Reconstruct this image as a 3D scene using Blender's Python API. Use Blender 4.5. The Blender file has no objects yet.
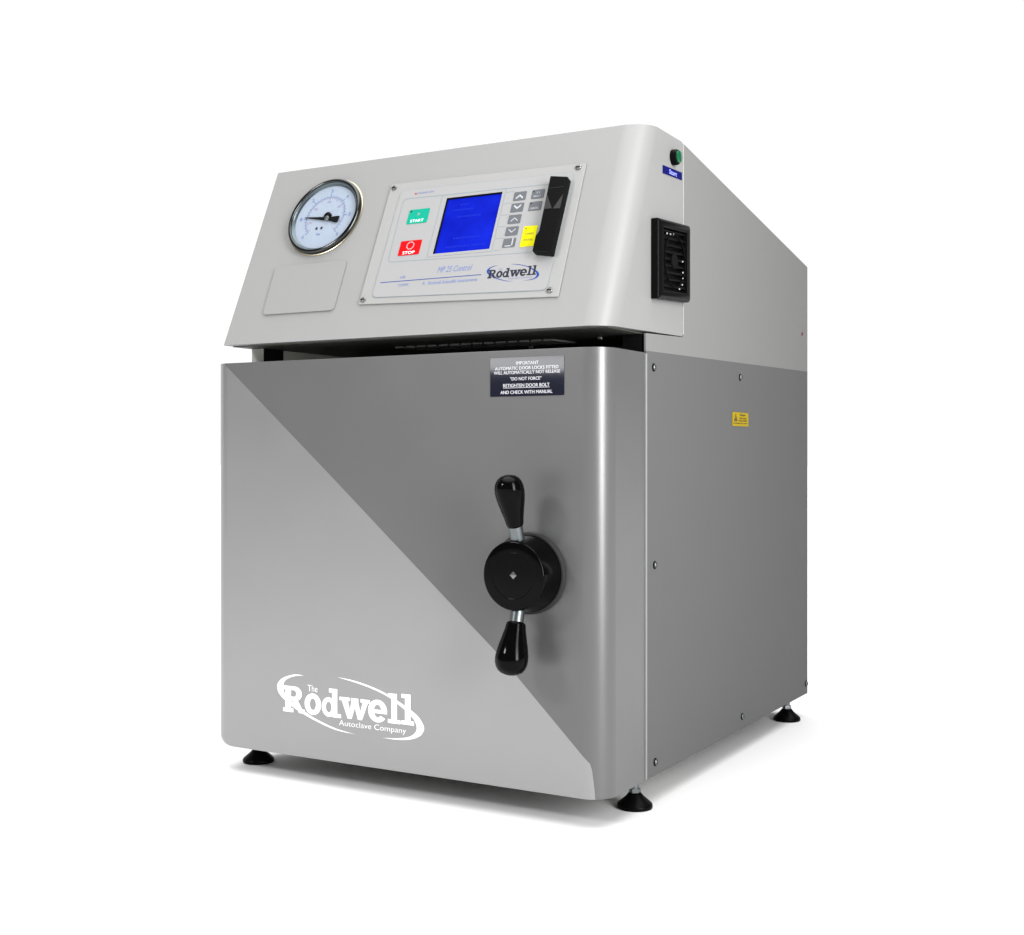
import bpy, bmesh, math
from mathutils import Vector, Matrix
D = bpy.data
C = bpy.context.scene.collection
PI = math.pi
W = 0.55                       # width of the cabinet (metres)
ZS = 0.048                     # height of the model's own zero above the floor
BASE = Vector((0.275, 0.38, 0.0))
YS, DEP, ZT, ZB = 0.1037, 0.7149, 0.4672, -0.0157
ZF, ZFT, YFB, YFT, XL = 0.4903, 0.7295, 0.0062, 0.1098, 0.0112
YS2, ZS2, ZBK = 0.2136, 0.7268, 0.6400

# ------------------------------------------------------------------ materials
def sset(b, key, val):
    if key in b.inputs: b.inputs[key].default_value = val

def mat(name, col, rough=0.5, metal=0.0, spec=0.5, coat=0.0, coat_rough=0.1, grain=0.0, grain_scale=900.0, rvar=0.0):
    m = D.materials.new(name); m.use_nodes = True
    nt = m.node_tree; b = nt.nodes['Principled BSDF']
    sset(b, 'Base Color', (*col, 1)); sset(b, 'Roughness', rough); sset(b, 'Metallic', metal)
    sset(b, 'Specular IOR Level', spec); sset(b, 'Coat Weight', coat); sset(b, 'Coat Roughness', coat_rough)
    tc = nt.nodes.new('ShaderNodeTexCoord')
    if grain:
        n = nt.nodes.new('ShaderNodeTexNoise'); n.inputs['Scale'].default_value = grain_scale
        n.inputs['Detail'].default_value = 3
        nt.links.new(tc.outputs['Object'], n.inputs['Vector'])
        bu = nt.nodes.new('ShaderNodeBump'); bu.inputs['Strength'].default_value = grain
        bu.inputs['Distance'].default_value = 0.00008
        nt.links.new(n.outputs['Fac'], bu.inputs['Height']); nt.links.new(bu.outputs['Normal'], b.inputs['Normal'])
    if rvar:
        n2 = nt.nodes.new('ShaderNodeTexNoise'); n2.inputs['Scale'].default_value = 14.0
        n2.inputs['Detail'].default_value = 5
        nt.links.new(tc.outputs['Object'], n2.inputs['Vector'])
        mr = nt.nodes.new('ShaderNodeMapRange')
        mr.inputs['To Min'].default_value = rough - rvar; mr.inputs['To Max'].default_value = rough + rvar
        nt.links.new(n2.outputs['Fac'], mr.inputs['Value']); nt.links.new(mr.outputs['Result'], b.inputs['Roughness'])
    return m

def two_tone(name, a, b_, build_mask):
    """one paint scheme of two colours: a where the mask is 0, b where it is 1"""
    m = D.materials.new(name); m.use_nodes = True
    nt = m.node_tree; nt.nodes.clear()
    out = nt.nodes.new('ShaderNodeOutputMaterial'); mix = nt.nodes.new('ShaderNodeMixShader')
    tc = nt.nodes.new('ShaderNodeTexCoord'); sp = nt.nodes.new('ShaderNodeSeparateXYZ')
    nt.links.new(tc.outputs['Object'], sp.inputs[0])
    nz = nt.nodes.new('ShaderNodeTexNoise'); nz.inputs['Scale'].default_value = 700.0
    nt.links.new(tc.outputs['Object'], nz.inputs['Vector'])
    bu = nt.nodes.new('ShaderNodeBump'); bu.inputs['Strength'].default_value = 0.05; bu.inputs['Distance'].default_value = 0.00006
    nt.links.new(nz.outputs['Fac'], bu.inputs['Height'])
    # rolled sheet: very slight long waves, and gloss that varies a little from place to place
    nw = nt.nodes.new('ShaderNodeTexNoise'); nw.inputs['Scale'].default_value = 7.0; nw.inputs['Detail'].default_value = 1
    nt.links.new(tc.outputs['Object'], nw.inputs['Vector'])
    bw = nt.nodes.new('ShaderNodeBump'); bw.inputs['Strength'].default_value = 0.10; bw.inputs['Distance'].default_value = 0.006
    nt.links.new(nw.outputs['Fac'], bw.inputs['Height']); nt.links.new(bw.outputs['Normal'], bu.inputs['Normal'])
    nr = nt.nodes.new('ShaderNodeTexNoise'); nr.inputs['Scale'].default_value = 11.0; nr.inputs['Detail'].default_value = 6
    nt.links.new(tc.outputs['Object'], nr.inputs['Vector'])
    for i, q in enumerate((a, b_)):
        p = nt.nodes.new('ShaderNodeBsdfPrincipled')
        for k, v in q.items(): sset(p, k, v)
        mr = nt.nodes.new('ShaderNodeMapRange'); mr.inputs['To Min'].default_value = q['Roughness'] - .06; mr.inputs['To Max'].default_value = q['Roughness'] + .06
        nt.links.new(nr.outputs['Fac'], mr.inputs['Value']); nt.links.new(mr.outputs['Result'], p.inputs['Roughness'])
        nt.links.new(bu.outputs['Normal'], p.inputs['Normal'])
        nt.links.new(p.outputs[0], mix.inputs[1 + i])
    nt.links.new(build_mask(nt, sp), mix.inputs[0]); nt.links.new(mix.outputs[0], out.inputs[0])
    return m

def mth(nt, op, x, y=None):
    n = nt.nodes.new('ShaderNodeMath'); n.operation = op
    for i, v in enumerate((x, y)):
        if v is None: continue
        if isinstance(v, (int, float)): n.inputs[i].default_value = v
        else: nt.links.new(v, n.inputs[i])
    return n.outputs[0]

OFF = Vector((0, 0, ZS)) - BASE          # model coordinates -> coordinates under the thing's Empty

LIGHTGREY = {'Base Color': (.218, .218, .216, 1), 'Roughness': .42, 'Specular IOR Level': .45}
DARKGREY = {'Base Color': (.075, .075, .075, 1), 'Roughness': .33, 'Specular IOR Level': .8}
SILVER = {'Base Color': (.282, .280, .282, 1), 'Roughness': .30, 'Metallic': .68, 'Specular IOR Level': .5}

def door_mask(nt, sp):                   # dark where the front lies above the diagonal, and on the right return
    x = mth(nt, 'SUBTRACT', sp.outputs[0], OFF.x); z = mth(nt, 'SUBTRACT', sp.outputs[2], OFF.z)
    cv = nt.nodes.new('ShaderNodeFloatCurve')
    pts = [(.0, .480), (.0170, .4662), (.1846, .3276), (.3144, .2185), (.4209, .1293), (.5336, .0205), (.5375, -.03)]
    c = cv.mapping.curves[0]
    cv.mapping.use_clip = False
    for i, (px, pz) in enumerate(pts):
        qx, qz = px / .6, (pz + .1) / .7
        if i == 0: c.points[0].location = (qx, qz)
        elif i == len(pts) - 1: c.points[-1].location = (qx, qz)
        else: c.points.new(qx, qz)
    for p in c.points: p.handle_type = 'VECTOR'
    cv.mapping.update()
    nt.links.new(mth(nt, 'DIVIDE', x, .6), cv.inputs['Value'])
    line = mth(nt, 'SUBTRACT', mth(nt, 'MULTIPLY', cv.outputs[0], .7), .1)
    return mth(nt, 'GREATER_THAN', z, line)

def side_mask(nt, sp):                   # dark below the painted line that runs back from the top of the door
    y = mth(nt, 'SUBTRACT', sp.outputs[1], OFF.y); z = mth(nt, 'SUBTRACT', sp.outputs[2], OFF.z)
    line = mth(nt, 'ADD', mth(nt, 'MULTIPLY', mth(nt, 'SUBTRACT', y, YS), .0155), .4695)
    return mth(nt, 'LESS_THAN', z, line)

M = {}
M['door'] = two_tone('two_tone_door_paint', SILVER, DARKGREY, door_mask)
MATTE_LIGHT = {'Base Color': (.168, .168, .163, 1), 'Roughness': .62, 'Specular IOR Level': .12}
MATTE_DARK = {'Base Color': (.094, .094, .094, 1), 'Roughness': .62, 'Specular IOR Level': .12}
M['side'] = two_tone('two_tone_side_paint', MATTE_LIGHT, MATTE_DARK, side_mask)
M['light'] = mat('light_grey_paint', (.218, .218, .216), .42, spec=.45, grain=.05, grain_scale=700, rvar=.05)
M['plate'] = mat('off_white_plate', (.256, .256, .252), .5, spec=.15, grain=.03)
M['overlay'] = mat('panel_film', (.262, .262, .264), .5, spec=.15)
M['blank'] = mat('blanking_plate_paint', (.214, .214, .212), .5, spec=.3, grain=.05)
M['trim'] = mat('white_edge_trim', (.24, .24, .24), .5, spec=.1)
M['flange'] = mat('grey_inner_steel', (.36, .36, .33), .5, spec=.2, grain=.05)
M['black'] = mat('gloss_black_plastic', (.0012, .0012, .0014), .09, spec=.07)
M['satin'] = mat('satin_black_plastic', (.003, .003, .003), .34, spec=.05)
M['matte'] = mat('matte_black', (.004, .004, .004), .6, spec=.04)
M['cavity'] = mat('dark_cavity_paint', (.075, .075, .066), .5, spec=.2)
M['collar'] = mat('dark_grey_collar', (.026, .025, .025), .4, spec=.15)
M['steel'] = mat('brushed_steel', (.15, .165, .17), .38, metal=1.0, grain=.05)
M['goldsheen'] = mat('gold_reflection_metal', (.42, .37, .27), .3, metal=.9)  # gold reflection on the gauge rim, painted in as the flange's warm colour
M['louvre'] = mat('grey_louvre_paint', (.16, .16, .16), .5, spec=.2)
M['palecap'] = mat('pale_trim_and_glints', (.34, .34, .33), .5, spec=.1)
M['chrome'] = mat('chrome', (.05, .053, .052), .16, metal=1.0)
M['screw'] = mat('dark_screw_steel', (.20, .20, .20), .35, metal=1.0)
M['rubber'] = mat('black_rubber', (.002, .002, .002), .36, spec=.05)
M['white'] = mat('white_print', (.90, .90, .90), .5, spec=.2)
M['navy'] = mat('navy_print', (.020, .045, .21), .5, spec=.06)
M['ink'] = mat('dark_print', (.02, .022, .035), .5, spec=.06)
M['paleink'] = mat('blue_grey_print', (.12, .16, .32), .5, spec=.06)
M['hairline'] = mat('pale_teal_line', (.19, .225, .235), .5, spec=.2)
M['green'] = mat('green_key', (.005, .26, .175), .4, spec=.06)
M['red'] = mat('red_key', (.44, .003, .005), .4, spec=.06)
M['yellow'] = mat('yellow_key', (.54, .50, .004), .4, spec=.06)
M['grey'] = mat('grey_key', (.10, .105, .115), .4, spec=.06)
M['palegrey'] = mat('pale_grey_print', (.36, .38, .40), .5, spec=.2)
M['dial'] = mat('dial_face', (.30, .335, .385), .45, spec=.3)
M['dialpurple'] = mat('dial_inner_scale', (.28, .22, .33), .5, spec=.2)
M['dialblue'] = mat('dial_blue_scale', (.14, .19, .33), .5, spec=.2)
M['bezelin'] = mat('bezel_inner_wall', (.10, .125, .13), .3, metal=.8)
M['greencap'] = mat('green_lens', (.003, .08, .032), .2, spec=.5)
M['bluelabel'] = mat('blue_label', (.002, .003, .085), .4, spec=.06)
M['bluetext'] = mat('pale_blue_print', (.25, .28, .75), .5)
M['hazard'] = mat('yellow_label', (.30, .215, .006), .5, spec=.05)
M['brown'] = mat('brown_print', (.075, .045, .004), .5)
M['mirrorlabel'] = mat('dark_mirror_film', (.004, .005, .014), .05, spec=1.0, coat=.6, coat_rough=.04)
M['silverprint'] = mat('silver_print', (.62, .62, .66), .35, metal=.2)
M['reddot'] = mat('red_dot', (.13, .012, .014), .4)
M['slit'] = mat('seam_shadow_gap', (.06, .06, .06), .7, spec=.1)

def lcd():
    m = D.materials.new('lit_blue_screen'); m.use_nodes = True
    b = m.node_tree.nodes['Principled BSDF']
    sset(b, 'Base Color', (.001, .002, .05, 1)); sset(b, 'Roughness', .25); sset(b, 'Specular IOR Level', .04)
    sset(b, 'Emission Strength', 1.0)
    nt = m.node_tree; tc = nt.nodes.new('ShaderNodeTexCoord'); nz = nt.nodes.new('ShaderNodeTexNoise'); nz.inputs['Scale'].default_value = 26
    nz.inputs['Detail'].default_value = 4; cr = nt.nodes.new('ShaderNodeValToRGB')
    cr.color_ramp.elements[0].position = .35; cr.color_ramp.elements[0].color = (.002, .010, .50, 1)
    cr.color_ramp.elements[1].position = .70; cr.color_ramp.elements[1].color = (.006, .024, .74, 1)
    nt.links.new(tc.outputs['Object'], nz.inputs['Vector']); nt.links.new(nz.outputs['Fac'], cr.inputs['Fac']); nt.links.new(cr.outputs['Color'], b.inputs['Emission Color'])
    return m
M['lcd'] = lcd()
def lcdtext():
    m = D.materials.new('lit_screen_rows'); m.use_nodes = True
    b = m.node_tree.nodes['Principled BSDF']
    sset(b, 'Base Color', (.002, .004, .05, 1)); sset(b, 'Specular IOR Level', .04); sset(b, 'Emission Color', (.006, .026, .64, 1)); sset(b, 'Emission Strength', 1.0)
    return m
M['lcdrow'] = lcdtext()

def glass():
    m = D.materials.new('clear_gauge_glass'); m.use_nodes = True
    nt = m.node_tree; nt.nodes.clear()
    o = nt.nodes.new('ShaderNodeOutputMaterial'); mx = nt.nodes.new('ShaderNodeMixShader')
    t = nt.nodes.new('ShaderNodeBsdfTransparent'); g = nt.nodes.new('ShaderNodeBsdfGlossy')
    t.inputs['Color'].default_value = (.95, .97, 1, 1); g.inputs['Roughness'].default_value = .03
    mx.inputs[0].default_value = .045; nt.links.new(t.outputs[0], mx.inputs[1])
    nt.links.new(g.outputs[0], mx.inputs[2]); nt.links.new(mx.outputs[0], o.inputs[0])
    return m
M['glass'] = glass()

# ------------------------------------------------------------------ frames: (origin, u, v, n)
def frame(o, u, v):
    u = Vector(u).normalized(); v = Vector(v).normalized()
    return (Vector(o), u, v, u.cross(v).normalized())
FF = frame((XL, YFB, ZF), (1, 0, 0), (0, YFT - YFB, ZFT - ZF))      # sloping front of the head
FD = frame((0, 0, 0), (1, 0, 0), (0, 0, 1))                         # door front
FS = frame((W, 0, 0), (0, 1, 0), (0, 0, 1))                         # right side
FU = frame((0, 0, ZF), (1, 0, 0), (0, -1, 0))                       # underside of the head, facing down
FU = (FU[0], Vector((1, 0, 0)), Vector((0, -1, 0)), Vector((0, 0, -1)))
def at(f, u, v, n=0.0): return f[0] + f[1] * u + f[2] * v + f[3] * n

# ------------------------------------------------------------------ geometry collector
class G:
    def __init__(s): s.v = []; s.f = []; s.m = []; s.mats = []
    def mi(s, m):
        if m not in s.mats: s.mats.append(m)
        return s.mats.index(m)
    def add(s, vs, fs, m):
        k = len(s.v); i = s.mi(m)
        s.v += [Vector(v) for v in vs]
        for f in fs: s.f.append([k + q for q in f]); s.m.append(i)
        return s
    def box(s, f, u0, u1, v0, v1, n0, n1, m):
        p = [at(f, u, v, n) for n in (n0, n1) for v in (v0, v1) for u in (u0, u1)]
        return s.add(p, [(0, 2, 3, 1), (4, 5, 7, 6), (0, 1, 5, 4), (2, 6, 7, 3), (0, 4, 6, 2), (1, 3, 7, 5)], m)
    def flat(s, loops, f, n0, n1, m):
        vs, fs = fill2d(loops, n1 - n0)
        return s.add([at(f, x, y, z + (n0 + n1) / 2) for x, y, z in vs], fs, m)
    def text(s, body, f, u0, u1, v0, v1, n0, n1, m, bold=0.0, shear=0.0, slope=0.0):
        vs, fs = textmesh(body, bold, shear)
        xs = [q[0] for q in vs]; ys = [q[1] for q in vs]; zs = [q[2] for q in vs]
        a, b, c, d = min(xs), max(xs), min(ys), max(ys); zz = max(zs) or 1
        def mp(q):
            u = u0 + (q[0] - a) / (b - a) * (u1 - u0); v = v0 + (q[1] - c) / (d - c) * (v1 - v0)
            return at(f, u, v + (u - u0) * slope, n0 + (q[2] + zz) / (2 * zz) * (n1 - n0))
        return s.add([mp(q) for q in vs], fs, m)
    def lathe(s, o, ax, prof, m, seg=40, cap0=True, cap1=True):
        ax = Vector(ax).normalized(); t = Vector((1, 0, 0)) if abs(ax.x) < .9 else Vector((0, 1, 0))
        p = ax.cross(t).normalized(); q = ax.cross(p)
        vs, fs = [], []; n = len(prof)
        for r, h in prof:
            for k in range(seg):
                a = 2 * PI * k / seg
                vs.append(Vector(o) + ax * h + (p * math.cos(a) + q * math.sin(a)) * max(r, 1e-5))
        for i in range(n - 1):
            for k in range(seg):
                k2 = (k + 1) % seg
                fs.append((i * seg + k, i * seg + k2, (i + 1) * seg + k2, (i + 1) * seg + k))
        if cap0: fs.append(tuple(range(seg))[::-1])
        if cap1: fs.append(tuple((n - 1) * seg + k for k in range(seg)))
        return s.add(vs, fs, m)
    def prism(s, poly, fn, m):
        """poly: list of 2-D points; fn(point, 0/1) -> 3-D"""
        n = len(poly)
        vs = [fn(p, 0) for p in poly] + [fn(p, 1) for p in poly]
        fs = [tuple(range(n))[::-1], tuple(range(n, 2 * n))]
        for i in range(n): j = (i + 1) % n; fs.append((i, j, n + j, n + i))
        return s.add(vs, fs, m)
    def out(s, name, parent, bevel=0.0, seg=2, smooth=35, offset=None, label=None):
        me = D.meshes.new(name)
        o_ = (offset if offset is not None else OFF)
        me.from_pydata([tuple(v + o_) for v in s.v], [], s.f)
        for m in s.mats: me.materials.append(M[m])
        for p, i in zip(me.polygons, s.m): p.material_index = i
        bm = bmesh.new(); bm.from_mesh(me)
        bmesh.ops.remove_doubles(bm, verts=bm.verts, dist=1e-7)
        bmesh.ops.recalc_face_normals(bm, faces=bm.faces)
        if bevel:
            es = [e for e in bm.edges if len(e.link_faces) == 2 and e.calc_face_angle(0) > math.radians(40)]
            bmesh.ops.bevel(bm, geom=es, offset=bevel, offset_type='OFFSET', segments=seg, profile=.5, affect='EDGES', clamp_overlap=True)
        if smooth:
            for f in bm.faces: f.smooth = True
            for e in bm.edges:
                if len(e.link_faces) == 2 and e.calc_face_angle(0) > math.radians(smooth): e.smooth = False
        bm.to_mesh(me); bm.free()
        ob = D.objects.new(name, me); C.objects.link(ob)
        if smooth:                       # flat faces keep their own normal beside rounded edges
            wn = ob.modifiers.new('weighted_normals', 'WEIGHTED_NORMAL'); wn.keep_sharp = True; wn.weight = 100; wn.mode = 'FACE_AREA'
        if parent: ob.parent = parent
        if label: ob['label'] = label
        return ob

def to_mesh(cu):
    ob = D.objects.new('tmp', cu); C.objects.link(ob)
    dg = bpy.context.evaluated_depsgraph_get()
    me = D.meshes.new_from_object(ob.evaluated_get(dg))
    vs = [tuple(v.co) for v in me.vertices]; fs = [tuple(p.vertices) for p in me.polygons]
    D.objects.remove(ob); D.meshes.remove(me)
    return vs, fs
def fill2d(loops, thick):
    cu = D.curves.new('tmp', 'CURVE'); cu.dimensions = '2D'; cu.fill_mode = 'BOTH'; cu.extrude = max(thick, 1e-6) / 2
    for lp in loops:
        sp = cu.splines.new('POLY'); sp.points.add(len(lp) - 1)
        for p, (x, y) in zip(sp.points, lp): p.co = (x, y, 0, 1)
        sp.use_cyclic_u = True
    r = to_mesh(cu); D.curves.remove(cu); return r
def textmesh(body, bold, shear):
    cu = D.curves.new('tmp', 'FONT'); cu.body = body; cu.extrude = .02; cu.offset = bold; cu.shear = shear; cu.resolution_u = 4
    r = to_mesh(cu); D.curves.remove(cu); return r

def rect(u0, u1, v0, v1): return [(u0, v0), (u1, v0), (u1, v1), (u0, v1)]
def rrect(u0, u1, v0, v1, r, n=5):
    o = []
    for cx, cy, a0 in ((u1 - r, v0 + r, -90), (u1 - r, v1 - r, 0), (u0 + r, v1 - r, 90), (u0 + r, v0 + r, 180)):
        for k in range(n + 1):
            a = math.radians(a0 + 90 * k / n); o.append((cx + r * math.cos(a), cy + r * math.sin(a)))
    return o
def rquad(q, r, n=5):
    """quad with rounded corners: four corners in order"""
    o = []
    for i in range(4):
        p = Vector(q[i]); a = (Vector(q[i - 1]) - p).normalized(); b = (Vector(q[(i + 1) % 4]) - p).normalized()
        s, e = p + a * r, p + b * r
        for k in range(n + 1):
            t = k / n; w = s * (1 - t) ** 2 + p * 2 * t * (1 - t) + e * t * t
            o.append((w.x, w.y))
    return o
def inset(q, d):
    o = []
    c = sum((Vector(p) for p in q), Vector((0, 0))) / len(q)
    for p in q:
        p = Vector(p); o.append((p.x - math.copysign(d, p.x - c.x), p.y - math.copysign(d, p.y - c.y)))
    return o
def ell(cx, cy, rx, ry, a0=0, a1=360, n=28):
    return [(cx + rx * math.cos(math.radians(a0 + (a1 - a0) * k / n)), cy + ry * math.sin(math.radians(a0 + (a1 - a0) * k / n)))
            for k in range(n if abs(a1 - a0) >= 360 else n + 1)]

# ------------------------------------------------------------------ the thing
root = D.objects.new('benchtop_autoclave', None); C.objects.link(root)
root.location = BASE; root.empty_display_size = .1
root['label'] = 'grey benchtop autoclave with two-tone door and black handle, standing on a white floor'
root['category'] = 'autoclave'

# cabinet shell behind the door
g = G()
prof = [(.26, ZB), (DEP - .002, ZB), (DEP - .002, ZBK - .0035), (.232, ZS2 - .008), (.232, ZF + .012), (.26, ZF + .012)]
g.prism(prof, lambda p, k: (XL + .002 if k == 0 else W - .004, p[0], p[1]), 'light')
cab = g.out('cabinet', root)
g = G(); g.box(FD, .012, W - .006, ZB + .001, ZB + .016, -.26, -.108, 'flange'); g.out('base_plate', cab)
g = G(); g.box(FD, .034, W - .012, ZB + .016, ZF, -.2595, -.2565, 'cavity'); g.out('inner_panel', cab)
g = G()
g.box(FD, XL + .001, .0315, ZB + .002, ZF - .0005, -.2565, -.0565, 'flange')
wall = g.out('inner_side_wall', cab, bevel=.001)
g = G(); g.box(FD, .0317, .0327, ZT - .10, ZF - .001, -.0960, -.0575, 'matte'); g.out('hinge_block', cab, bevel=.001)
g = G(); g.box(FD, W - .03, W - .006, ZB + .002, ZF - .001, -.2565, -.1075, 'matte'); g.out('inner_side_wall', cab)
# roof
g = G(); g.prism([(YS2 + .0025, ZS2 - .0005), (DEP, ZBK + .0005), (DEP, ZBK - .0025), (YS2 + .0025, ZS2 - .0045)],
                 lambda p, k: (XL + .003 if k == 0 else W - .0032, p[0], p[1]), 'light'); g.out('roof_panel', root)

# side panels (the right one carries the two-tone paint, screws and edge trims)
poly = [(YS + .0025, ZB), (DEP, ZB), (DEP, ZBK), (YS2 + .0022, ZS2 - .0003), (YS2 + .0022, ZF + .0030), (YS + .0025, ZF - .0008)]
g = G(); g.prism(poly, lambda p, k: (W - .003 if k == 0 else W, p[0], p[1]), 'side'); side = g.out('side_panel', root, bevel=.0006, seg=2)
side['label'] = 'right side panel, light grey above and dark grey below'
poly2 = [(.26, ZB), (DEP, ZB), (DEP, ZBK), (YS2 + .0025, ZS2 - .0003), (YS2 + .0025, ZF + .004), (.26, ZF + .004)]
g = G(); g.prism(poly2, lambda p, k: (XL - .0005 if k == 0 else XL + .0018, p[0], p[1]), 'side'); g.out('side_panel', root)
g = G(); g.box(FS, YS - .0006, YS + .0024, ZB + .001, ZT - .001, -.004, .0014, 'trim'); g.out('edge_trim', side, bevel=.0005)
g = G(); g.box(FS, YS2 + .0003, YS2 + .0021, ZF + .006, ZS2 - .001, -.003, .0007, 'palecap'); g.out('edge_trim', side, bevel=.0003)
for y, z in ((.1265, .4517), (.4132, .4548), (.1294, .2258), (.1308, .0001), (.4210, .0006), (.7069, .0003)):
    g = G(); g.lathe(at(FS, y, z, .0002), FS[3], [(.0030, .0004), (.0030, .0012), (.0025, .0022), (.0014, .0028), (.0004, .0030)], 'steel', 20)
    g.lathe(at(FS, y, z, .0001), FS[3], [(.0046, 0), (.0046, .0007), (.0032, .0009)], 'matte', 20)
    g.box(FS, y - .0004, y + .0004, z - .0022, z + .0022, .0027, .0032, 'matte')
    g.out('screw', side)
g = G(); g.lathe(at(FS, .6866, .5347, .0002), FS[3], [(.0026, 0), (.0026, .0006), (.0012, .0012)], 'reddot', 16); g.out('rivet', side)

# door
R_, XD = .028, -.0050
def door_outline(dx):
    p = [(XD + dx, YS - .001)]
    p += [(XD + dx + R_ + R_ * math.cos(math.radians(a)), R_ + R_ * math.sin(math.radians(a))) for a in range(180, 271, 6)]
    p += [(W - R_ + R_ * math.cos(math.radians(a)), R_ + R_ * math.sin(math.radians(a))) for a in range(270, 361, 6)]
    return p + [(W, YS - .001), (W - .02, YS - .001), (W - .02, YS - .03), (.045, YS - .06), (.045, YS - .001)]
RC = .013
lv = [(ZB + RC * (1 - math.cos(math.radians(a))), RC * (1 - math.sin(math.radians(a)))) for a in range(10, 91, 10)] + [(ZT, 0)]
rows = [[(x, y, z) for x, y in door_outline(dx)] for z, dx in lv]
n = len(rows[0]); g = G()
fs = [tuple(range(n))[::-1], tuple((len(rows) - 1) * n + k for k in range(n))]
for i in range(len(rows) - 1): fs += [(i * n + k, i * n + (k + 1) % n, (i + 1) * n + (k + 1) % n, (i + 1) * n + k) for k in range(n)]
g.add([p for q in rows for p in q], fs, 'door')
door = g.out('door', root, bevel=.0012, seg=2)

# logo artwork (shared by door and control panel), in door metres from (0.1035, 0.0366)
SWL = [(0.0414, 0.0473), (0.0278, 0.0474), (0.0168, 0.0447), (0.0071, 0.0406), (0.001, 0.0347), (-0.0001, 0.0292), (0.0021, 0.0229), (0.0079, 0.0176), (0.014, 0.0139), (0.0237, 0.008), (0.0387, 0.0013), (0.0549, -0.0045), (0.0763, -0.0107), (0.0948, -0.0142), (0.1182, -0.0156), (0.0948, -0.0127), (0.0763, -0.0084), (0.0549, -0.0017), (0.0414, 0.0044), (0.025, 0.0122), (0.0146, 0.0193), (0.0104, 0.0248), (0.0093, 0.0311), (0.0115, 0.0378), (0.0182, 0.0422), (0.0278, 0.0454)]
SWR = [(0.0921, 0.0497), (0.113, 0.0482), (0.1336, 0.0449), (0.1539, 0.0399), (0.169, 0.0345), (0.1839, 0.028), (0.1962, 0.0219), (0.206, 0.0164), (0.2125, 0.0102), (0.2164, 0.0035), (0.2159, -0.0015), (0.2111, -0.0075), (0.2011, -0.0121), (0.1888, -0.0146), (0.174, -0.0155), (0.1589, -0.0153), (0.174, -0.0143), (0.1863, -0.0125), (0.1962, -0.01), (0.203, -0.006), (0.2065, -0.0005), (0.2057, 0.0054), (0.2021, 0.0111), (0.1952, 0.0169), (0.1839, 0.0239), (0.169, 0.0321), (0.1539, 0.0376), (0.1336, 0.0428), (0.113, 0.0466)]
def smooth_loop(p, n=3):
    o = []; k = len(p)
    for i in range(k):
        a, b, c, d = (Vector(p[(i + j) % k]) for j in (-1, 0, 1, 2))
        sharp = lambda q, r, s: (q - r).angle(s - r, 0) < 1.2
        if sharp(a, b, c): a = b
        if sharp(b, c, d): d = c
        for j in range(n):
            t = j / n
            w = .5 * ((2 * b) + (c - a) * t + (2 * a - 5 * b + 4 * c - d) * t * t + (3 * b - a - 3 * c + d) * t ** 3)
            o.append((w.x, w.y))
    return o
SWL, SWR = smooth_loop(SWL), smooth_loop(SWR)
def ring(cx, cy, rx, ry, ix, iy): return [ell(cx, cy, rx, ry), ell(cx, cy, ix, iy)]
# slab letters: lists of pieces, each a list of loops; unit box 1 x 1 per letter, y = 0 baseline
R_P = [[[(.10, 0), (.10, .14), (.10, .14), (.10, 1.), (.56, 1.)] + ell(.56, .725, .30, .275, 90, -90, 10) + [(.36, .45), (.36, 0)],
        [(.36, .60), (.36, .855), (.50, .855)] + ell(.50, .7275, .11, .1275, 90, -90, 8)],
       [[(.0, 0), (.47, 0), (.47, .15), (.0, .15)]], [[(.0, .85), (.2, .85), (.2, 1.), (.0, 1.)]],
       [[(.40, .50), (.66, .50), (.88, .15), (1., .15), (1., 0), (.74, 0)]]]
o_P = [ring(.5, .5, .5, .5, .19, .27)]
d_P = [ring(.36, .34, .36, .345, .15, .19), [[(.54, 0), (.80, 0), (.80, 1.), (.54, 1.)]], [[(.38, .86), (.6, .86), (.6, 1.), (.38, 1.)]],
       [[(.7, 0), (1., 0), (1., .13), (.7, .13)]]]
w_P = [[[(.04, 1), (.25, 1), (.38, .38), (.27, 0), (.30, 0), (.36, 0)]], [[(.04, 1.), (.25, 1.), (.40, 0), (.27, 0)]],
       [[(.27, 0), (.40, 0), (.59, 1.), (.43, 1.)]], [[(.43, 1.), (.59, 1.), (.74, 0), (.61, 0)]],
       [[(.61, 0), (.74, 0), (.97, 1.), (.80, 1.)]], [[(0, .84), (.33, .84), (.33, 1.), (0, 1.)]],
       [[(.38, .84), (.62, .84), (.62, 1.), (.38, 1.)]], [[(.70, .84), (1., .84), (1., 1.), (.70, 1.)]]][1:]
e_P = [[ell(.5, .5, .5, .5, 0, 322, 30) + ell(.5, .5, .20, .28, 318, 0, 24)], [[(.25, .40), (.995, .40), (.995, .56), (.25, .56)]]]
l_P = [[[(.28, 0), (.72, 0), (.72, 1.), (.28, 1.)]], [[(0, .87), (.4, .87), (.4, 1.), (0, 1.)]], [[(0, 0), (1, 0), (1, .13), (0, .13)]]]
WORD = [(R_P, .0093, .0430, .0010, .0326), (o_P, .0428, .0678, .0008, .0268), (d_P, .0690, .0979, .0012, .0352),
        (w_P, .0957, .1402, .0020, .0268), (e_P, .1377, .1650, .0018, .0284), (l_P, .1662, .1838, .0030, .0376), (l_P, .1853, .2027, .0034, .0386)]
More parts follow.
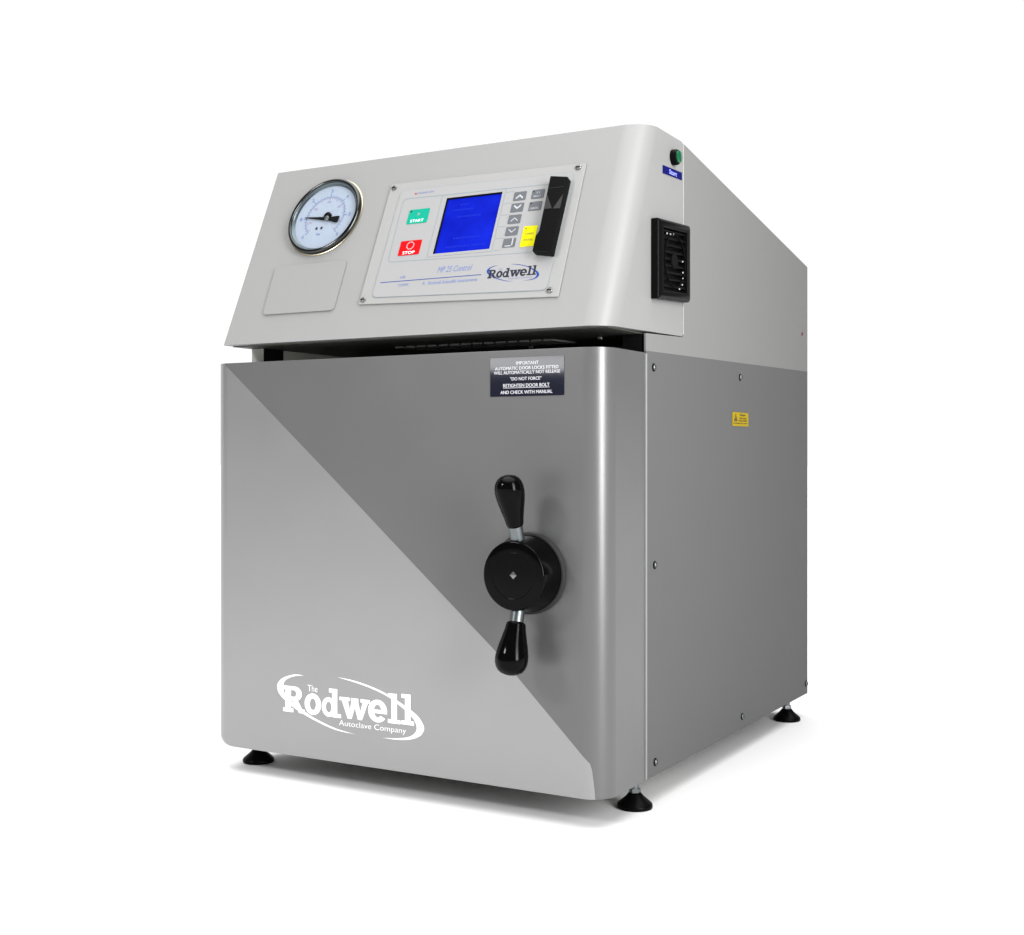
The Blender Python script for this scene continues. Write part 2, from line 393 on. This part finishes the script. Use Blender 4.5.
def logo(g, f, tx, n0, th, mw, ms, mt):
    for i, sw in enumerate((SWL, SWR)): g.flat([[tx(p) for p in sw]], f, n0, n0 + th, ms)
    n = n0 + th
    for P_, x0, x1, y0, y1 in WORD:
        for k, loops in enumerate(P_):
            lp = [[tx((x0 + x * (x1 - x0), y0 + y * (y1 - y0))) for x, y in l] for l in loops]
            g.flat(lp, f, n0, n + th * .3 * (k + 1), mw)
    (a, b), (c, d) = tx((.0474, .0288)), tx((.0624, .0365)); g.text('The', f, a, c, b, d, n0, n, mt, bold=-.012)
    (a, b), (c, d) = tx((.0950, -.0095)), tx((.1916, -.0010)); g.text('Autoclave Company', f, a, c, b, d, n0, n, mt, bold=-.012, slope=.005)
g = G(); logo(g, FD, lambda p: (.1035 + p[0], .0366 + p[1]), .0002, .00012, 'white', 'white', 'white')
g.out('logo', door, smooth=0)

# warning label on the door
g = G(); g.flat([rrect(.4087, .5012, .4164, .4592, .001)], FD, .0001, .0006, 'mirrorlabel'); wl = g.out('warning_label', root)
g = G()
for t, u0, u1, v0, v1 in (('IMPORTANT', .4420, .4700, .4510, .4545), ('AUTOMATIC DOOR LOCKS FITTED', .4150, .4945, .4455, .4490),
                          ('WILL AUTOMATICALLY NOT RELEASE', .4135, .4965, .4408, .4443), ('"DO NOT FORCE"', .4345, .4735, .4338, .4375),
                          ('RETIGHTEN DOOR BOLT', .4255, .4835, .4264, .4301), ('AND CHECK WITH MANUAL', .4220, .4870, .4190, .4227)):
    g.text(t, FD, u0, u1, v0, v1, .0007, .0009, 'silverprint', bold=0)
g.box(FD, .4255, .4835, .4254, .4258, .0007, .0009, 'silverprint')
g.out('lettering', wl, smooth=0)

# door handle: hub with two tilted grips
HX, HZ = .4597, .2230
hub_o = Vector((HX, 0, HZ)); ny = Vector((0, -1, 0))
g = G(); g.lathe(hub_o, ny, [(.0425, .006), (.0422, .0068), (.0376, .0365), (.0368, .0382), (.0354, .0390), (.0252, .0393), (.0246, .0390), (.0240, .0392), (.012, .0393), (.0003, .0393)], 'black', 64)
hub = g.out('door_handle', root, smooth=40)
g = G(); g.lathe(hub_o, ny, [(.0437, .0003), (.0447, .0012), (.0447, .0066), (.0440, .0076), (.0380, .0078)], 'collar', 64); g.out('collar', hub)
g = G(); g.lathe(at((hub_o, Vector((1, 0, 0)), Vector((0, 0, 1)), ny), .0008, .0008, .0386), ny, [(.0042, .0006), (.0042, .0012), (.0010, .0021)], 'screw', 4); g.out('centre_stud', hub, smooth=0)
for sgn in (1, -1):
    d = Vector((0, -.33 if sgn > 0 else -.27, sgn)).normalized(); kr, kl = (1.0, .93) if sgn > 0 else (1.12, .92)
    s0 = Vector((HX, -.026, HZ + sgn * .030))
    g = G(); g.lathe(s0, d, [(.0076, 0), (.0076, .030), (.0070, .0315)], 'steel', 28); g.out('rod', hub)
    g = G(); L0 = .0245 if sgn > 0 else .0215
    pr = [(.0068, L0 - .001), (.0086, L0), (.0094, L0 + .002), (.0102, L0 + .008), (.0122, L0 + .018), (.0143, L0 + .028), (.0156, L0 + .036), (.0160, L0 + .042),
          (.0156, L0 + .0475), (.0142, L0 + .0525), (.0118, L0 + .0565), (.0085, L0 + .0592), (.0045, L0 + .0608), (.0004, L0 + .0613)]
    g.lathe(s0, d, [(q * kr, L0 + (h - L0) * kl) for q, h in pr], 'black', 40); g.out('grip', hub, smooth=60)

# ------------------------------------------------------------------ sloping control head
RF = .031
def outline(yf):
    xl = XL - (.0018 if yf < .05 else 0)
    p = [(xl, YS2), (xl, yf)]
    p += [(W - RF + RF * math.cos(math.radians(a)), yf + RF + RF * math.sin(math.radians(a))) for a in range(270, 361, 5)]
    p += [(W, YS2)]
    return p
lo, hi = outline(YFB), outline(YFT)
n = len(lo)
vs = [(x, y, ZF + (.0035 * max(0, (y - .12) / (YS2 - .12)) if x > .54 else 0)) for x, y in lo]
vs += [(x, y, ZFT - .0017 * max(0, (y - .17) / (YS2 - .17))) for x, y in hi]
fs = [tuple(range(n))[::-1], tuple(range(n, 2 * n))] + [(i, (i + 1) % n, n + (i + 1) % n, n + i) for i in range(n)]
g = G(); g.add(vs, fs, 'light'); head = g.out('control_head', root, bevel=.0012, seg=2)
# underside with louvres
g = G(); g.box(FU, XL + .002, W - .0065, -.2555, -.020, .0002, .0012, 'cavity'); und = g.out('underside_panel', root)
for k in range(14):
    u = .205 + k * .0165
    p4 = [(u, -.165), (u + .0120, -.165), (u + .006, -.115), (u - .006, -.115)]
    g = G(); g.flat([p4], FU, .0013, .0034, 'louvre'); g.out('louvre', und)
for u, v, mm in ((.352, -.196, 'steel'), (.482, -.128, 'screw')):
    g = G(); g.lathe(at(FU, u, v, .0012), FU[3], [(.0040, 0), (.0040, .002), (.0022, .0042), (.0004, .0048)], mm, 14); g.out('bolt', und)
# blanking plate
bq = [(.0496, .0419), (.1608, .0419), (.1604, .1120), (.0475, .1115)]
g = G(); g.flat([rquad(bq, .006)], (at(FF, .0013, -.0017), FF[1], FF[2], FF[3]), .0002, .0022, 'blank'); g.out('blanking_plate', root, bevel=.0005)

# pressure gauge
GU, GV = .1066, .1788
gc = at(FF, GU, GV)
g = G(); g.lathe(gc, FF[3], [(.0553, .0004), (.0553, .0040), (.0546, .0058), (.0532, .0068), (.0516, .0070), (.0504, .0064), (.0498, .0052), (.0497, .0030)], 'chrome', 72, cap1=False)
gauge = g.out('pressure_gauge', root, smooth=50)
g = G(); g.lathe(gc, FF[3], [(.0568, .0002), (.0568, .0010), (.0560, .0016), (.0540, .0017)], 'goldsheen', 72); g.out('mounting_flange', gauge, smooth=50)
g = G(); g.lathe(gc, FF[3], [(.0497, .0050), (.0492, .0046), (.0484, .0034), (.0480, .0033), (.0466, .0020), (.0462, .0019)], 'bezelin', 72, cap0=False, cap1=False); g.out('inner_rim', gauge, smooth=50)
g = G(); g.lathe(gc, FF[3], [(.0470, .0009), (.0462, .0017), (.0004, .0018)], 'dial', 72); dial = g.out('dial', gauge)
g = G(); g.lathe(gc, FF[3], [(.0496, .0055), (.0004, .00555)], 'glass', 64, cap0=False); g.out('glass', gauge)
g = G()
A0, A1 = 225, -45            # scale runs clockwise from lower left to lower right
def pol(r, a): return (GU + r * math.cos(math.radians(a)), GV + r * math.sin(math.radians(a)))
def arc(r0, r1, a0, a1, k=40):
    return [pol(r0, a0 + (a1 - a0) * i / k) for i in range(k + 1)] + [pol(r1, a1 + (a0 - a1) * i / k) for i in range(k + 1)]
g.flat([arc(.0295, .0301, A0, A1)], FF, .0018, .0020, 'dialblue')
g.flat([arc(.0278, .0282, A0, A1)], FF, .0018, .0020, 'dialpurple')
for i in range(31):
    a = A0 + (A1 - A0) * i / 30; big = i % 5 == 0
    r0, r1, w = .0300, (.0348 if big else .0322), (.9 if big else .35)
    g.flat([[pol(r0, a - w), pol(r0, a + w), pol(r1, a + w), pol(r1, a - w)]], FF, .0018, .00205, 'dialblue')
    if i % 3 == 0: g.flat([[pol(.0252, a - .6), pol(.0252, a + .6), pol(.0280, a + .6), pol(.0280, a - .6)]], FF, .0018, .00205, 'dialpurple')
    if big:
        cx, cy = pol(.0388, a); g.text(str(int(i / 5)), FF, cx - .0016, cx + .0016, cy - .0024, cy + .0024, .0018, .0020, 'dialblue')
    if i % 6 == 3:
        cx, cy = pol(.0222, a); g.text(str(int(i / 3) * 10), FF, cx - .0026, cx + .0026, cy - .0015, cy + .0015, .0018, .0020, 'dialpurple')
for du in (-.0085, -.0005): g.flat([ell(GU + du, GV - .0165, .0017, .0021)], FF, .0018, .0021, 'ink')
g.text('bar', FF, GU - .0062, GU + .0006, GV - .0268, GV - .0232, .0018, .0020, 'dialblue')
g.out('scale_markings', gauge, smooth=0)
g = G()
pu, pv = .1124, .1746
NA = math.degrees(math.atan2(.0057, -.0404))
def ned(r, s, a=NA):
    c, q = math.cos(math.radians(a)), math.sin(math.radians(a)); return (pu + r * c - s * q, pv + r * q + s * c)
g.flat([[ned(0, -.0026), ned(.038, -.0004), ned(.038, .0004), ned(0, .0026)]], FF, .0030, .0036, 'matte')
g.flat([[ned(-.004, -.0026), ned(-.015, -.0046), ned(-.0185, -.0044), ned(-.0185, .0044), ned(-.015, .0046), ned(-.004, .0026)]], FF, .0029, .0037, 'matte')
g.out('needle', gauge, smooth=0)
g = G(); g.lathe(at(FF, pu - .0008, pv + .0042, .0030), FF[3], [(.0055, -.0011), (.0055, .0012), (.0036, .0018), (.0004, .0019)], 'black', 24)
g.lathe(at(FF, pu, pv, .0036), FF[3], [(.0038, 0), (.0036, .0014), (.0014, .0018), (.0004, .0019)], 'screw', 20); g.out('needle_hub', gauge)

# control panel
FP = (at(FF, .0019, -.0023), FF[1], FF[2], FF[3])
FQ = (at(FF, .0013, -.0016), FF[1], FF[2], FF[3])
SU0, SU1, SV0, SV1 = .2884, .3664, .1093, .1872
pq = [(.1976, .0470), (.4707, .0392), (.4706, .2135), (.1985, .2180)]
g = G(); g.flat([pq, rect(SU0 - .0004, SU1 + .0004, SV0 - .0004, SV1 + .0004)], FQ, .0002, .0022, 'plate'); panel = g.out('control_panel', root, bevel=.0006)
iq = [(.2148, .0558), (.4540, .0488), (.4575, .2026), (.2165, .2062)]
g = G(); g.flat([rquad(iq, .008), rect(SU0, SU1, SV0, SV1)], FP, .0023, .0030, 'overlay'); g.out('overlay_film', panel)
g = G(); g.flat([rquad([(.2142, .0551), (.4546, .0481), (.4581, .2033), (.2159, .2069)], .0085), rect(SU0 - .001, SU1 + .001, SV0 - .001, SV1 + .001)], FP, .0022, .0026, 'hairline'); g.out('overlay_border', panel, smooth=0)
g = G(); g.box(FP, SU0 - .0002, SU1 + .0002, SV0 - .0002, SV1 + .0002, .0003, .0005, 'lcd')
for v, a, b in ((.177, .02, .030), (.170, .012, .040), (.160, .02, .05), (.130, .022, .058), (.1185, .014, .044), (.1185, .05, .068)):
    u = SU0 + a
    while u < SU0 + b:
        g.box(FP, u, u + .0032, v - .0010, v + .0010, .0005, .0006, 'lcdrow'); u += .0042
g.out('screen', panel, smooth=0)
g = G()
th = .0012
for f0, f1, v0, v1 in ((SU0, SU0 + th, SV0, SV1), (SU1 - .0004, SU1, SV0, SV1)): g.box(FP, f0, f1, v0 + .0001, v1 - .0001, .0006, .0029, 'matte')
g.box(FP, SU0 + th + .0001, SU1 - .0005, SV1 - .0014, SV1 - .0001, .0006, .0029, 'matte')
g.out('screen_bezel', panel, smooth=0)
# printed frame lines and lettering on the film
g = G(); N0, N1 = .00302, .00316
fq = [(.2246, .1030), (.4270, .0990), (.4300, .1905), (.2232, .1936)]
g.flat([rquad(fq, .007), rquad(inset(fq, .0009), .0066)], FP, N0, N1, 'hairline')
sq = rect(SU0 - .0075, SU1 + .0045, SV0 - .0040, SV1 + .0046)
g.flat([sq, inset(sq, .0007)], FP, N0, N1 + .00002, 'hairline')
for k in range(6):
    v = .1855 - k * .0158
    g.box(FP, SU1 + .0052, .3832, v - .0003, v + .0003, N0, N1 - .00002, 'hairline')
g.out('frame_lines', panel, smooth=0)
g = G(); g.flat([ell(.2403, .1991, .0013, .0013)], FP, N0, N1, 'red'); g.text('MAINS ON', FP, .2430, .2668, .1980, .2008, N0, N1, 'paleink'); g.out('lettering', panel, smooth=0)
g = G(); g.box(FP, .2222, .3640, .0748, .0757, N0, N1, 'navy'); g.out('printed_rule', panel, smooth=0)
for t, u0, u1, v0, v1, sh in (('MP 25 Control', .3015, .3490, .0825, .0905, .25), ('USB', .2496, .2570, .0788, .0822, 0), ('COMMS', .2496, .2645, .0680, .0714, 0),
                              ('R.  Rodwell Scientific Instruments', .2850, .3600, .0673, .0717, 0)):
    g = G(); g.text(t, FP, u0, u1, v0, v1, N0, N1, 'paleink', shear=sh); g.out('lettering', panel, smooth=0)
k = .0706 / .2165
g = G(); logo(g, FP, lambda p: (.3703 + p[0] * k, .0690 + p[1] * k * 1.08 - p[0] * k * .012), N0, .0001, 'ink', 'navy', 'paleink')
g.out('logo', panel, smooth=0)
def key(name, u0, u1, v0, v1, m, extra, r=.0012):
    g = G(); g.flat([rrect(u0, u1, v0, v1, r, 3)], FP, N0, .0034, m); extra(g); return g.out(name, panel, smooth=0)
def sk(g):
    g.text('START', FP, .2430, .2622, .1573, .1610, .0034, .0035, 'white', bold=0)
    g.flat([ell(.2408, .1730, .0014, .0014)], FP, .0034, .0035, 'ink')
    g.flat([[(.2514, .1660), (.2514, .1706), (.2556, .1683)]], FP, .0034, .0035, 'hairline')
key('start_button', .2379, .2677, .1552, .1756, 'green', sk)
def tk(g):
    g.text('STOP', FP, .2440, .2612, .1123, .1163, .0034, .0035, 'white', bold=0)
    o = [(.2527 + .0056 * math.cos(math.radians(22.5 + 45 * q)), .1240 + .0056 * math.sin(math.radians(22.5 + 45 * q))) for q in range(8)]
    i_ = [(.2527 + .0048 * math.cos(math.radians(22.5 + 45 * q)), .1240 + .0048 * math.sin(math.radians(22.5 + 45 * q))) for q in range(8)]
    g.flat([o, i_], FP, .0034, .0035, 'palegrey')
key('stop_button', .2375, .2679, .1108, .1312, 'red', tk)
BW, BH = .0083, .0060
def chev(cu, cv, s, t=.0014):
    return [(cu - .0046, cv - s * .0018), (cu, cv + s * .0022), (cu + .0046, cv - s * .0018), (cu + .0046, cv - s * .0018 - s * t), (cu, cv + s * .0022 - s * t), (cu - .0046, cv - s * .0018 - s * t)]
for i, (cv, s, t) in enumerate(((.1779, 1, .0024), (.1622, -1, .0024), (.1465, 1, .0013), (.1305, -1, .0013))):
    key('arrow_button', .3918 - BW, .3918 + BW, cv - BH, cv + BH, 'grey', lambda g, cv=cv, s=s, t=t: g.flat([chev(.3918, cv, s, t)], FP, .0034, .0035, 'palegrey'))
def ek(g):
    g.box(FP, .3952, .3966, .1112, .1206, .0034, .0035, 'palegrey'); g.box(FP, .3870, .3950, .1100, .1112, .0034, .00355, 'palegrey')
key('return_button', .3918 - BW, .3918 + BW, .1148 - BH, .1148 + BH, 'grey', ek)
def gk(cv, rows):
    def f(g):
        g.flat([ell(.4096, cv + .0038, .0011, .0011)], FP, .0034, .0035, 'ink')
        for t, u0, u1, v0, v1 in rows: g.text(t, FP, u0, u1, cv + v0, cv + v1, .0034, .0035, 'palegrey')
    return f
key('function_button', .4158 - BW, .4158 + BW, .1779 - BH, .1779 + BH, 'grey', gk(.1779, (('F1', .4140, .4178, .0008, .0032), ('SELECT', .4105, .4200, -.0040, -.0016))))
key('function_button', .4158 - BW, .4158 + BW, .1617 - BH, .1617 + BH, 'grey', gk(.1617, (('CANCEL', .4092, .4212, -.0042, -.0016),)))
def yk(g):
    g.flat([ell(.4104, .1318, .0011, .0011)], FP, .0034, .0035, 'brown')
    g.text('OPEN', FP, .4108, .4215, .1232, .1258, .0034, .0035, 'brown'); g.text('CENTRE', FP, .4092, .4222, .1150, .1176, .0034, .0035, 'brown')
key('yellow_button', .4070, .4252, .1076, .1350, 'yellow', yk)
for u, v in ((.2046, .2115), (.4620, .2082), (.2033, .0527), (.4590, .0475)):
    g = G(); g.lathe(at(FQ, u, v, .0022), FP[3], [(.0038, 0), (.0037, .0008), (.0028, .0016), (.0004, .0018)], 'screw', 20)
    g.box(FQ, u - .0030, u + .0030, v - .0005, v + .0005, .0035, .0043, 'matte'); g.out('screw', panel)
# black card-slot cover on the panel
H0 = .0125
cq = [(.4350, .0902), (.4600, .0818), (.4615, .1838), (.4357, .1877), (.4387, .1165), (.4354, .1105)]
cov = [(.4352, .0920), (.4600, .0876), (.4606, .1878), (.4372, .1918), (.4384, .1185), (.4352, .1120)]
cov = [(u - .0026, v + .0006) for u, v in cov]
g = G(); g.flat([cov], FF, .0026, H0, 'satin'); cs = g.out('card_slot_cover', root, bevel=.0012, seg=2)
g = G(); g.flat([[(.4364, .1470), (.4464, .1470), (.4362, .1665)]], FF, H0 + .0001, H0 + .0004, 'collar')
g.flat([[(.4570, .1458), (.4480, .1465), (.4572, .1650)]], FF, H0 + .0001, H0 + .0004, 'collar')
g.box(FF, .4370, .4560, .1745, .1749, H0 + .0001, H0 + .0004, 'collar')
g.out('arrow_mark', cs, smooth=0)

# ------------------------------------------------------------------ right flank of the head: push button, name label, fan cover
bc = (.1825, .7026)
g = G(); g.lathe(at(FS, *bc, .0002), FS[3], [(.0093, 0), (.0093, .0056), (.0084, .0072), (.0070, .0074)], 'satin', 40); pb = g.out('push_button', root, smooth=50)
g = G(); g.lathe(at(FS, *bc, .006), FS[3], [(.0074, 0), (.0074, .0030), (.0060, .0040), (.0004, .0042)], 'greencap', 40); g.out('green_cap', pb)
g = G(); g.flat([[(.1524, .6786), (.2096, .6808), (.2096, .6898), (.1524, .6880)]], FS, .0002, .0008, 'bluelabel'); bl = g.out('switch_label', root)
g = G(); g.text('Start', FS, .1700, .1930, .6812, .6868, .0009, .0011, 'bluetext', bold=.02, slope=.02); g.out('lettering', bl, smooth=0)
def slope(p): return (p[0], p[1] + (p[0] - .12) * .05)
y0, y1, z0, z1 = .1185, .2130, .5295, .6212
g = G()
base = [(y0, z0), (y1, z0), (y1, z1), (y0, z1)]; top = [(y0 + .004, z0 + .003), (y1 - .004, z0 + .003), (y1 - .004, z1 - .003), (y0 + .004, z1 - .003)]
inn = [(y0 + .012, z0 + .010), (y1 - .012, z0 + .010), (y1 - .012, z1 - .010), (y0 + .012, z1 - .010)]
lay = [(base, .0003), (base, .0085), (top, .0115), (inn, .0115), (inn, .0030)]
vs = [at(FS, *slope(p), h) for q, h in lay for p in q]; fs = [(3, 2, 1, 0)]
for i in range(4):
    for j in range(4): j2 = (j + 1) % 4; fs.append((i * 4 + j, i * 4 + j2, i * 4 + 4 + j2, i * 4 + 4 + j))
fs.append((16, 17, 18, 19)); g.add(vs, fs, 'satin'); fan = g.out('fan_cover', root, bevel=.0012, seg=2)
for k in range(9):
    z = z0 + .0145 + k * .0079
    q = [slope((y0 + .0122, z)), slope((y1 - .0122, z)), slope((y1 - .0122, z + .0024)), slope((y0 + .0122, z + .0024))]
    g = G(); g.flat([q], FS, .0032, .0090, 'satin'); g.out('slat', fan)
cyz = slope(((y0 + y1) / 2, (z0 + z1) / 2))
g = G(); g.flat([ell(*cyz, .031, .031), ell(*cyz, .0302, .0302)], FS, .0091, .0105, 'satin'); g.flat([ell(*cyz, .009, .009)], FS, .0091, .0099, 'matte'); g.out('guard_ring', fan)
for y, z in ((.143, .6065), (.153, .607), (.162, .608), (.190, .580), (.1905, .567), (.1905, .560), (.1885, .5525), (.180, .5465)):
    g = G(); g.lathe(at(FS, y, z, .0092), FS[3], [(.0011, 0), (.0010, .0009), (.0003, .0013)], 'palecap', 10); g.out('wire_glint', fan)  # pale bumps modelled in place of glints on the guard wires

# danger label
hq = [(.3830, .3896), (.4440, .3898), (.4440, .4078), (.3830, .4080)]
g = G(); g.flat([hq], FS, .0002, .0007, 'hazard'); dl = g.out('danger_label', root)
g = G()
g.flat([[(.3880, .3962), (.4020, .3962), (.3950, .4060)]], FS, .0008, .0010, 'brown')
g.flat([[(.3936, .4000), (.3962, .4008), (.3950, .4040)]], FS, .00085, .0011, 'hazard')
g.text('Danger', FS, .4110, .4330, .4028, .4062, .0008, .0010, 'brown', bold=.03)
g.text('240 volts', FS, .4090, .4360, .3993, .4014, .0008, .0010, 'brown', bold=.02)
g.text('Isolate before', FS, .4070, .4390, .3962, .3983, .0008, .0010, 'brown', bold=.02)
g.text('removing this cover', FS, .3860, .4400, .3922, .3945, .0008, .0010, 'brown', bold=.02)
g.out('lettering', dl, smooth=0)

# feet: rubber cone on a threaded steel stem
for x, y in ((.536, .106), (.021, .060), (.536, .656), (.021, .656)):
    o = Vector((x, y, -ZS))
    g = G(); g.lathe(o, (0, 0, 1), [(.0195, .0), (.0203, .0015), (.0203, .0036), (.0193, .0056), (.0150, .0092), (.0105, .0130), (.0080, .0160), (.0066, .0176)], 'rubber', 40); ft = g.out('foot', root, smooth=50)
    g = G(); g.lathe(o, (0, 0, 1), [(.0048, .0172), (.0048, .0345)], 'steel', 24)
    g.lathe(o, (0, 0, 1), [(.0066, .0165), (.0066, .0215), (.0058, .0225)], 'steel', 6); g.out('stem', ft)

# ------------------------------------------------------------------ floor
me = D.meshes.new('floor')
bm = bmesh.new(); bmesh.ops.create_circle(bm, cap_ends=True, radius=40, segments=96); bm.to_mesh(me); bm.free()
fl = D.objects.new('floor', me); C.objects.link(fl); fl['kind'] = 'structure'
fl['label'] = 'seamless white studio floor under the autoclave'
M['floor'] = mat('white_studio_floor', (.74, .74, .74), .75, spec=.15); me.materials.append(M['floor'])

# ------------------------------------------------------------------ light
wd = D.worlds.new('World'); bpy.context.scene.world = wd; wd.use_nodes = True
nt = wd.node_tree; bg = nt.nodes['Background']
tc = nt.nodes.new('ShaderNodeTexCoord'); sp = nt.nodes.new('ShaderNodeSeparateXYZ'); nt.links.new(tc.outputs['Generated'], sp.inputs[0])
def ramp(v, a, b, lo_, hi_):
    n = nt.nodes.new('ShaderNodeMapRange'); n.interpolation_type = 'SMOOTHSTEP'
    n.inputs['From Min'].default_value = a; n.inputs['From Max'].default_value = b
    n.inputs['To Min'].default_value = lo_; n.inputs['To Max'].default_value = hi_
    nt.links.new(v, n.inputs['Value']); return n.outputs['Result']
WF, WB, WZ = .12, .94, 5.0
toward = mth(nt, 'SUBTRACT', mth(nt, 'MULTIPLY', sp.outputs[1], .714), mth(nt, 'MULTIPLY', sp.outputs[0], .700))
back = ramp(toward, .40, .70, WF, WF + WB)
topl = ramp(sp.outputs[2], .72, .96, 0, WZ)
nt.links.new(mth(nt, 'ADD', back, topl), bg.inputs['Strength'])
bg.inputs['Color'].default_value = (1, 1, 1, 1)

def lamp(name, loc, target, power, sx, sy, col=(1, 1, 1), spread=180):
    l = D.lights.new(name, 'AREA'); l.spread = math.radians(spread); l.shape = 'RECTANGLE'; l.size = sx; l.size_y = sy; l.energy = power; l.color = col
    o = D.objects.new(name, l); C.objects.link(o)
    o.location = Vector(loc) + Vector((0, 0, ZS)); o.rotation_euler = (Vector(target) - Vector(loc)).to_track_quat('-Z', 'Y').to_euler()
    return o
lamp('key_softbox', (-.70, -1.95, 1.50), (.4, 0, .25), 34, .45, .36)
lamp('label_streak_lamp', (-.72, -2.1, .622), (.45, 0, .44), .30, .5, .05)  # small lamp added only to reflect as a streak in the warning label
lamp('strip_softbox', (1.87, -.58, 1.12), (.54, .01, .85), 17, .50, 1.95, spread=80)

# ------------------------------------------------------------------ camera
cam = D.cameras.new('camera'); co = D.objects.new('camera', cam); C.objects.link(co)
cam.sensor_fit = 'HORIZONTAL'; cam.sensor_width = 36; cam.lens = 1286.31 * 36 / 1024
co.location = (1.1422, -1.2281, .3545 + ZS); co.rotation_euler = (PI / 2, 0, .5217)
cam.shift_y = -(467.5 - 452.56) / 1024
cam.clip_start = .05; cam.clip_end = 200
sc = bpy.context.scene; sc.camera = co
sc.view_settings.view_transform = 'Standard'; sc.view_settings.look = 'None'; sc.view_settings.exposure = 0; sc.view_settings.gamma = 1
